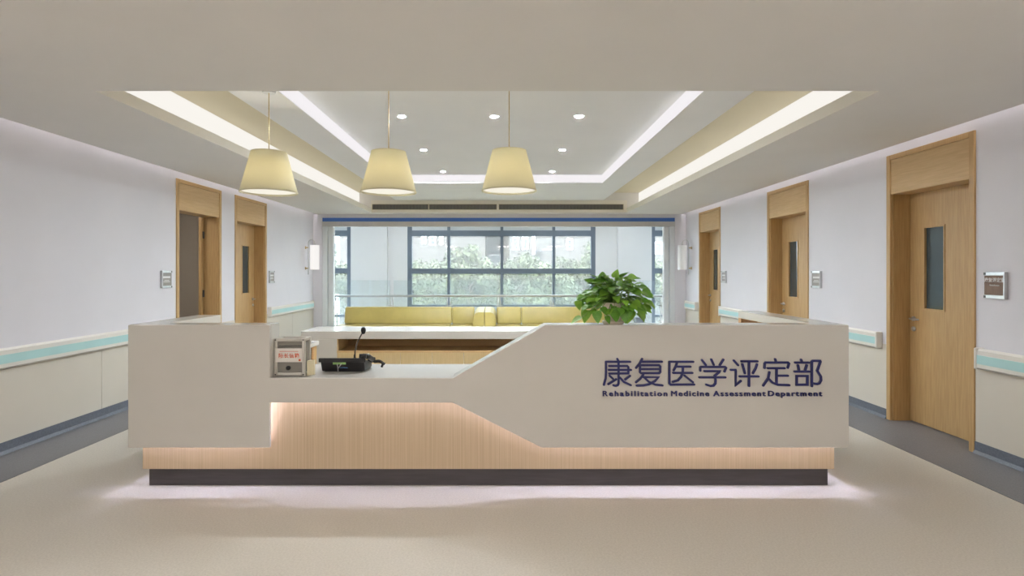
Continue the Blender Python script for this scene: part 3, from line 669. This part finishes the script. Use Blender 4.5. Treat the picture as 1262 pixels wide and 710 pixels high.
# ------------------------------------------------------------------ potted plant on the desk
pxc, pyc, pz = px(755.5, 0, 3.92)[0], 3.92, ZTOP+.0005
plant = empty('potted_plant', (pxc, pyc, pz), 'lush green trailing pothos in a cream pot on the desk', 'potted plant')
MB().lathe([(.066, 0), (.072, .004), (.074, .022), (.066, .024), (.064, .004)], (pxc, pyc, pz), 28, closed=False).build('saucer', M['pot'], plant, smooth=True)
MB().lathe([(.05, .003), (.056, .02), (.068, .125), (.075, .128), (.075, .148), (.068, .148), (.066, .13)], (pxc, pyc, pz), 28, closed=False).build('pot', M['pot'], plant, smooth=True)
MB().lathe([(.066, .12), (.066, .132)], (pxc, pyc, pz), 20).build('soil', M['soil'], plant)
def leaf_mesh(mt, bend, name='leaf'):
    prof = [(0, 0.0), (-.04, .20), (.08, .38), (.28, .43), (.5, .36), (.75, .20), (1, 0)]
    vs = []; fs = []
    def zc_(u, v): return -bend*u*u + .22*abs(v)-.1*abs(v)*u
    for u, v in prof:
        vs.append((u if u > 0 or v == 0 else u, v, zc_(u, v)))
    n = len(prof)
    mids = [0, .02, .1, .28, .5, .75, 1]
    vs = [(u, v, zc_(u, v)) for u, v in prof]+[(u, 0, zc_(u, 0)) for u in mids]+[(u, -v, zc_(u, v)) for u, v in prof]
    for i in range(n-1):
        fs.append((n+i, n+i+1, i+1, i)); fs.append((2*n+i, 2*n+i+1, n+i+1, n+i))
    me = bpy.data.meshes.new(name); me.from_pydata(vs, [], fs); me.update()
    for p in me.polygons: p.use_smooth = True
    me.materials.append(mt); return me
LM = [leaf_mesh(mt, b) for mt in (M['leaf1'], M['leaf2'], M['leaf1']) for b in (.12, .3)]
stems = MB(); rnd = random.Random(21)
def add_leaf(tip, dirv, L, mi, roll=0):
    o = bpy.data.objects.new('leaf', LM[mi]); COL.objects.link(o); o.parent = plant
    d = Vector(dirv).normalized(); upv = Vector((0, -.35, 1)); yv = upv.cross(d).normalized(); zv = d.cross(yv)
    R = Matrix((d, yv, zv)).transposed().to_4x4() @ Matrix.Rotation(roll, 4, 'X')
    A = R @ Matrix.Diagonal((L, L*rnd.uniform(.85, 1.05), L, 1))
    low = Vector(tip).z+min((A @ v.co).z for v in LM[mi].vertices)
    lift = max(0, pz+.004-low)          # leaves rest on the ledge, not in it
    o.matrix_local = Matrix.Translation(Vector(tip)+Vector((0, 0, lift))-WO[plant.name]) @ A
top = Vector((pxc, pyc, pz+.135))
for k in range(250):
    a = rnd.uniform(0, 2*math.pi); e = rnd.uniform(-.25, 1.35) if k > 25 else rnd.uniform(-.75, .0)
    rx, rz = .235, .205
    rr = rnd.uniform(.62, .97) if k % 3 else rnd.uniform(.35, .7)
    p = Vector((pxc+.005+rx*rr*math.cos(a)*math.cos(e), pyc+.16*rr*math.sin(a)*math.cos(e), pz+.165+rz*rr*math.sin(e)*.9))
    if p.z < pz+.05: p.z = pz+.05+rnd.uniform(0, .05)
    out = Vector((math.cos(a)*math.cos(e)*1.0, math.sin(a)*math.cos(e)*.8-.25, math.sin(e)*.5-.25+rnd.uniform(-.35, .2)))
    L = rnd.uniform(.05, .085)
    if p.z-L*.8 < pz and abs(p.y-pyc) < .12: out.z = max(out.z, -.15)
    add_leaf(p, out, L, rnd.choice([0, 1, 2, 3, 2, 3, 4, 5]), rnd.uniform(-.5, .5))
    if k % 2 == 0:
        mid = (top+p)/2+Vector((0, 0, .04)); stems.tube([top+Vector((rnd.uniform(-.04, .04), rnd.uniform(-.04, .04), -.005)), mid, p], .0022, 5)
# trailing shoots with the single leaves that hang beside the pot
for (lx, ly, dy, L, dr, mi) in ((716, 392, -.05, .085, (-.9, -.2, -.45), 2), (724, 387, -.03, .09, (-.35, -.3, -.8), 3), (735, 384, -.08, .085, (.1, -.35, -.85), 0), (747, 393, -.085, .06, (.35, -.2, -.7), 0),
                                (757, 380, -.09, .095, (.1, -.3, -.9), 4), (767, 380, -.08, .10, (.15, -.3, -.95), 0), (772, 385, -.07, .11, (-.1, -.3, -.9), 1), (778, 385, -.05, .10, (-.35, -.3, -.8), 2), (787, 381, -.04, .09, (.55, -.3, -.75), 3), (797, 371, -.02, .08, (.6, -.3, -.5), 2), (711, 371, -.03, .07, (.3, -.3, -.9), 2), (742, 379, -.09, .07, (.4, -.3, -.6), 4)):
    X, Z = px(lx, ly, pyc+dy); p = Vector((X, pyc+dy, Z)); add_leaf(p, dr, L, mi)
    stems.tube([top, (top+p)/2+Vector((0, -.03, .05)), p], .0024, 5)
stems.build('stems', M['stem'], plant, smooth=True)

# ------------------------------------------------------------------ rear counter
RY0, RY1, RZ = 6.69, 7.28, .78
rc = empty('back_counter', (-.11, (RY0+RY1)/2, 0), 'low white back counter with oak shelf niche and oak cupboard doors behind the desk', 'counter')
RX0, RX1, NX0, NX1 = -2.40, 2.18, -1.98, 1.76
zn0, zn1 = .545, .687
m = MB(); m.box(RX0, RX1, RY0, RY1, zn1, RZ); m.box(RX0, NX0, RY0, RY1, 0, zn1); m.box(NX1, RX1, RY0, RY1, 0, zn1)
m.build('carcass', M['shell'], rc, bevel=.004)
m = MB(); m.box(NX0, NX1, RY1-.12, RY1-.1, zn0, zn1); m.box(NX0, NX1, RY0+.01, RY1-.12, zn0-.02, zn0); m.box(NX0, NX0+.012, RY0+.02, RY1-.12, zn0, zn1); m.box(NX1-.012, NX1, RY0+.02, RY1-.12, zn0, zn1)
m.build('niche_lining', M['woodh'], rc)
B(NX0, NX1, RY0+.05, RY1, 0, .08).build('kickboard', M['plinth'], rc)
n = 10
for k in range(n):
    a = NX0+(NX1-NX0)*k/n; b = NX0+(NX1-NX0)*(k+1)/n
    dr = B(a+.0025, b-.0025, RY0+.012, RY0+.032, .085, zn0-.022).build('cupboard_door', M['oaky'], rc)
    B((a+b)/2-.05, (a+b)/2+.05, RY0+.004, RY0+.012, zn0-.20, zn0-.19).build('handle', M['steel'], dr)

# ------------------------------------------------------------------ sofas in front of the windows
def sofa(xa, xb, arm_side, seam, label):
    o = empty('sofa', ((xa+xb)/2, 11.35, 0), label, 'sofa', 'mustard sofas back to the windows')
    ya, yb_ = 10.9, 11.72
    al = .225
    sx0, sx1 = (xa, xb-al) if arm_side > 0 else (xa+al, xb)
    B(sx0+.02, sx1-.02, ya+.03, yb_-.05, .08, .30).build('seat_base', M['yellow'], o, bevel=.01)
    for a, b in ((sx0, seam), (seam, sx1)):
        B(a+.003, b-.003, ya, yb_-.2, .30, .425).build('seat_cushion', M['yellow'], o, bevel=.025, seg=3, smooth=True)
        mb = MB(); x0, x1 = (a+(.08 if a == xa else .003), b-(.08 if b == xb else .003))
        mb.prism_x([(yb_-.24, .425), (yb_-.02, .425), (yb_-.02, .76), (yb_-.16, .76)], x0, x1); mb.build('back_cushion', M['yellow'], o, bevel=.03, seg=3, smooth=True)
    ax0, ax1 = (xb-al, xb-.004) if arm_side > 0 else (xa+.004, xa+al)
    inx = 1 if arm_side > 0 else -1
    prof = [(ax0, .08), (ax1, .08), (ax1, .70), (ax0, .70)]
    if arm_side > 0: prof = [(ax0, .08), (ax1, .08), (ax1, .70), (ax0+.11, .70), (ax0+.05, .675), (ax0+.015, .62), (ax0, .52)]
    else: prof = [(ax0, .08), (ax1, .08), (ax1, .52), (ax1-.015, .62), (ax1-.05, .675), (ax1-.11, .70), (ax0, .70)]
    mb = MB().prism_y(prof, ya, yb_-.02)
    mb.v = [(x, y, z+(.06 if z > .5 and y > 11.3 else 0)) for x, y, z in mb.v]     # the arm rises towards the back
    mb.build('arm', M['yellow'], o, bevel=.012)
    for x in (xa+.15, xb-.15):
        for y in (ya+.1, yb_-.12): MB().lathe([(.02, 0), (.028, .085)], (x, y, 0), 12).build('leg', M['dark'], o)
xm = px(597, 0, 10.95)[0]
sofa(-3.33, xm, 1, -1.07, 'mustard sofa standing nearer the lit wall sconce')
sofa(xm, 2.60, -1, .34, 'mustard sofa standing behind the potted plant')
X = px(788, 0, 11.5)[0]
o = empty('waste_bin', (X, 11.5, 0), 'small blue grey bin at the end of the mustard sofa', 'bin')
m = MB(); m.box(X-.085, X+.085, 11.42, 11.60, 0, .53); m.build('body', M['bin'], o, bevel=.01)
B(X-.09, X+.09, 11.415, 11.605, .53, .555).build('lid', M['bin'], o, bevel=.006)

# ------------------------------------------------------------------ glass balustrade in the gallery
RYG = 12.75
def gx_(p): return px(p, 0, RYG)[0]
o = empty('glass_balustrade', (-.11, RYG, 0), 'clear glass balustrade with steel handrail in front of the windows', 'railing')
xs = [gx_(413), gx_(483), gx_(553), gx_(615), gx_(680), gx_(749), gx_(816)]
for a, b in zip(xs[:-1], xs[1:]): B(a+.04, b-.04, RYG, RYG+.012, .08, px(0, 345.5, RYG)[1]).build('glass_panel', M['clear'], o)
MB().tube([(gx_(405), RYG-.07, .935), (gx_(826), RYG-.07, .935)], .025, 12).build('handrail', M['steel'], o, smooth=True)
for x in xs:
    m = MB()
    for dx in (-.03, .03):
        m.tube([(x+dx, RYG+.03, 0), (x+dx, RYG+.03, .6), (x+dx*1.1, RYG-.0, .75), (x+dx*.7, RYG-.06, .92)], .012, 8)
    for z in (.35, .72): m.tube([(x-.09, RYG+.0, z), (x+.09, RYG+.0, z)], .010, 8)
    m.build('post', M['steel'], o, smooth=True)

# ------------------------------------------------------------------ outside: ground, trees, buildings
ZG = -6.5
tag(B(-70, 70, YW+.4, 110, ZG-.3, ZG).build('ground', M['ground']), kind='structure')
rt = random.Random(5)
def tree(x, y, ztop, r, label):
    o = empty('tree', (x, y, ZG), label, 'tree', 'trees outside the windows')
    cz = ztop-r*.9
    m = MB(); m.tube([(x, y, ZG), (x+.1, y, (ZG+cz)/2), (x-.1, y+.1, cz)], .2, 8, .09)
    for k in range(9):
        a = k*2.4; m.tube([(x, y, cz-r*.6+.1*k), (x+r*.55*math.cos(a), y+r*.55*math.sin(a), cz+r*(.1*k-.3))], .05, 5, .015)
    m.build('trunk', M['bark'], o, smooth=True)
    m = MB(); blobs = []
    for k in range(26):
        v = Vector((rt.gauss(0, 1), rt.gauss(0, 1), rt.gauss(0, .8))).normalized()*r*rt.uniform(.35, .85)
        blobs.append((Vector((x, y, cz))+v, r*rt.uniform(.22, .38)))
    for c, br in blobs:
        for k in range(250):
            v = Vector((rt.gauss(0, 1), rt.gauss(0, 1), rt.gauss(0, 1))).normalized()*br*rt.uniform(.55, 1.08)
            p = c+v; s1 = rt.uniform(.05, .11)
            u = Vector((rt.gauss(0, 1), rt.gauss(0, 1), rt.gauss(0, 1))).normalized(); q_ = u.cross(v).normalized()
            m.add([p-u*s1, p+q_*s1*.6, p+u*s1, p-q_*s1*.6], [(0, 1, 2, 3)])
    me = bpy.data.meshes.new('crown'); me.from_pydata([Vector(v)-WO[o.name] for v in m.v], [], m.f); me.update(); me.materials.append(M['foliage'])
    c = bpy.data.objects.new('crown', me); COL.objects.link(c); c.parent = o; tag(c, kind='stuff')
for x, y, zt, r, l in ((-4.3, 21, 2.0, 1.42, 'leafy tree outside the first column of panes of the wide window'), (-1.35, 22, 2.5, 1.42, 'leafy tree with its crown in the second column of panes'),
                       (1.6, 21, 1.9, 1.42, 'lower leafy tree outside the third column of panes'), (4.55, 22, 2.6, 1.42, 'leafy tree outside the last column of panes above the plant'),
                       (-7.3, 22, 2.5, 1.42, 'leafy tree outside the narrow window by the lit sconce'), (7.5, 22, 2.5, 1.42, 'leafy tree outside the narrow window by the unlit sconce'),
                       (0.1, 26, 2.3, 1.75, 'leafy tree standing behind the gap between the middle trees'), (3.8, 27, 2.9, 1.75, 'leafy tree in the back row before the building with narrow windows'), (-3.6, 26, 2.4, 1.75, 'leafy tree in the back row before the far building end'),
                       (-7.4, 27, 2.4, 1.75, 'back row tree behind the narrow window by the lit sconce'), (7.6, 27, 2.4, 1.75, 'back row tree behind the narrow window by the unlit sconce')):
    tree(x, y, zt, r, l)
def building(x0, x1, y, dep, z1, wins, label, ledges=()):
    o = empty('far_building', ((x0+x1)/2, y+dep/2, ZG), label, 'building')
    B(x0, x1, y, y+dep, ZG, z1).build('wall', M['bwall'], o)
    B(x0, x1, y-.2, y+dep, z1, z1+.4).build('roof', M['bwall'], o)
    for a, b, c, d in wins:
        w_ = B(a-.12, b+.12, y-.10, y-.002, c-.12, d+.12).build('window', M['whiteframe'], o)
        B(a, b, y-.14, y-.1, c, d).build('pane', M['bwin'], w_)
    for a, b, c, d in ledges: B(a, b, y-.9, y, c, d).build('balcony', M['bwin'], o)
def bw(lst, y): return [(px(a, 0, y)[0], px(b, 0, y)[0], px(0, d, y)[1], px(0, c, y)[1]) for a, b, c, d in lst]
building(-16, px(598, 0, 55)[0], 55, 6, 16, bw([(531, 536, 292, 301), (521, 524, 292, 299), (543, 545, 293, 300), (410, 416, 300, 312)], 55), 'pale rendered building showing behind the left panes')
building(px(628, 0, 50)[0], 18, 50, 11, 16, bw([(633, 637.5, 294, 307), (645, 649, 294, 306), (657, 658, 291, 312), (700, 704, 296, 306), (808, 814, 300, 312)], 50), 'pale rendered building with tall narrow windows', bw([(657, 668, 309.5, 310.5)], 50))
building(px(590, 0, 62)[0], px(636, 0, 62)[0], 62.5, 8, 16, bw([(604, 616, 315, 324)], 62), 'recessed pale building link with a canopy line', bw([(599, 617, 309, 310.5)], 62))
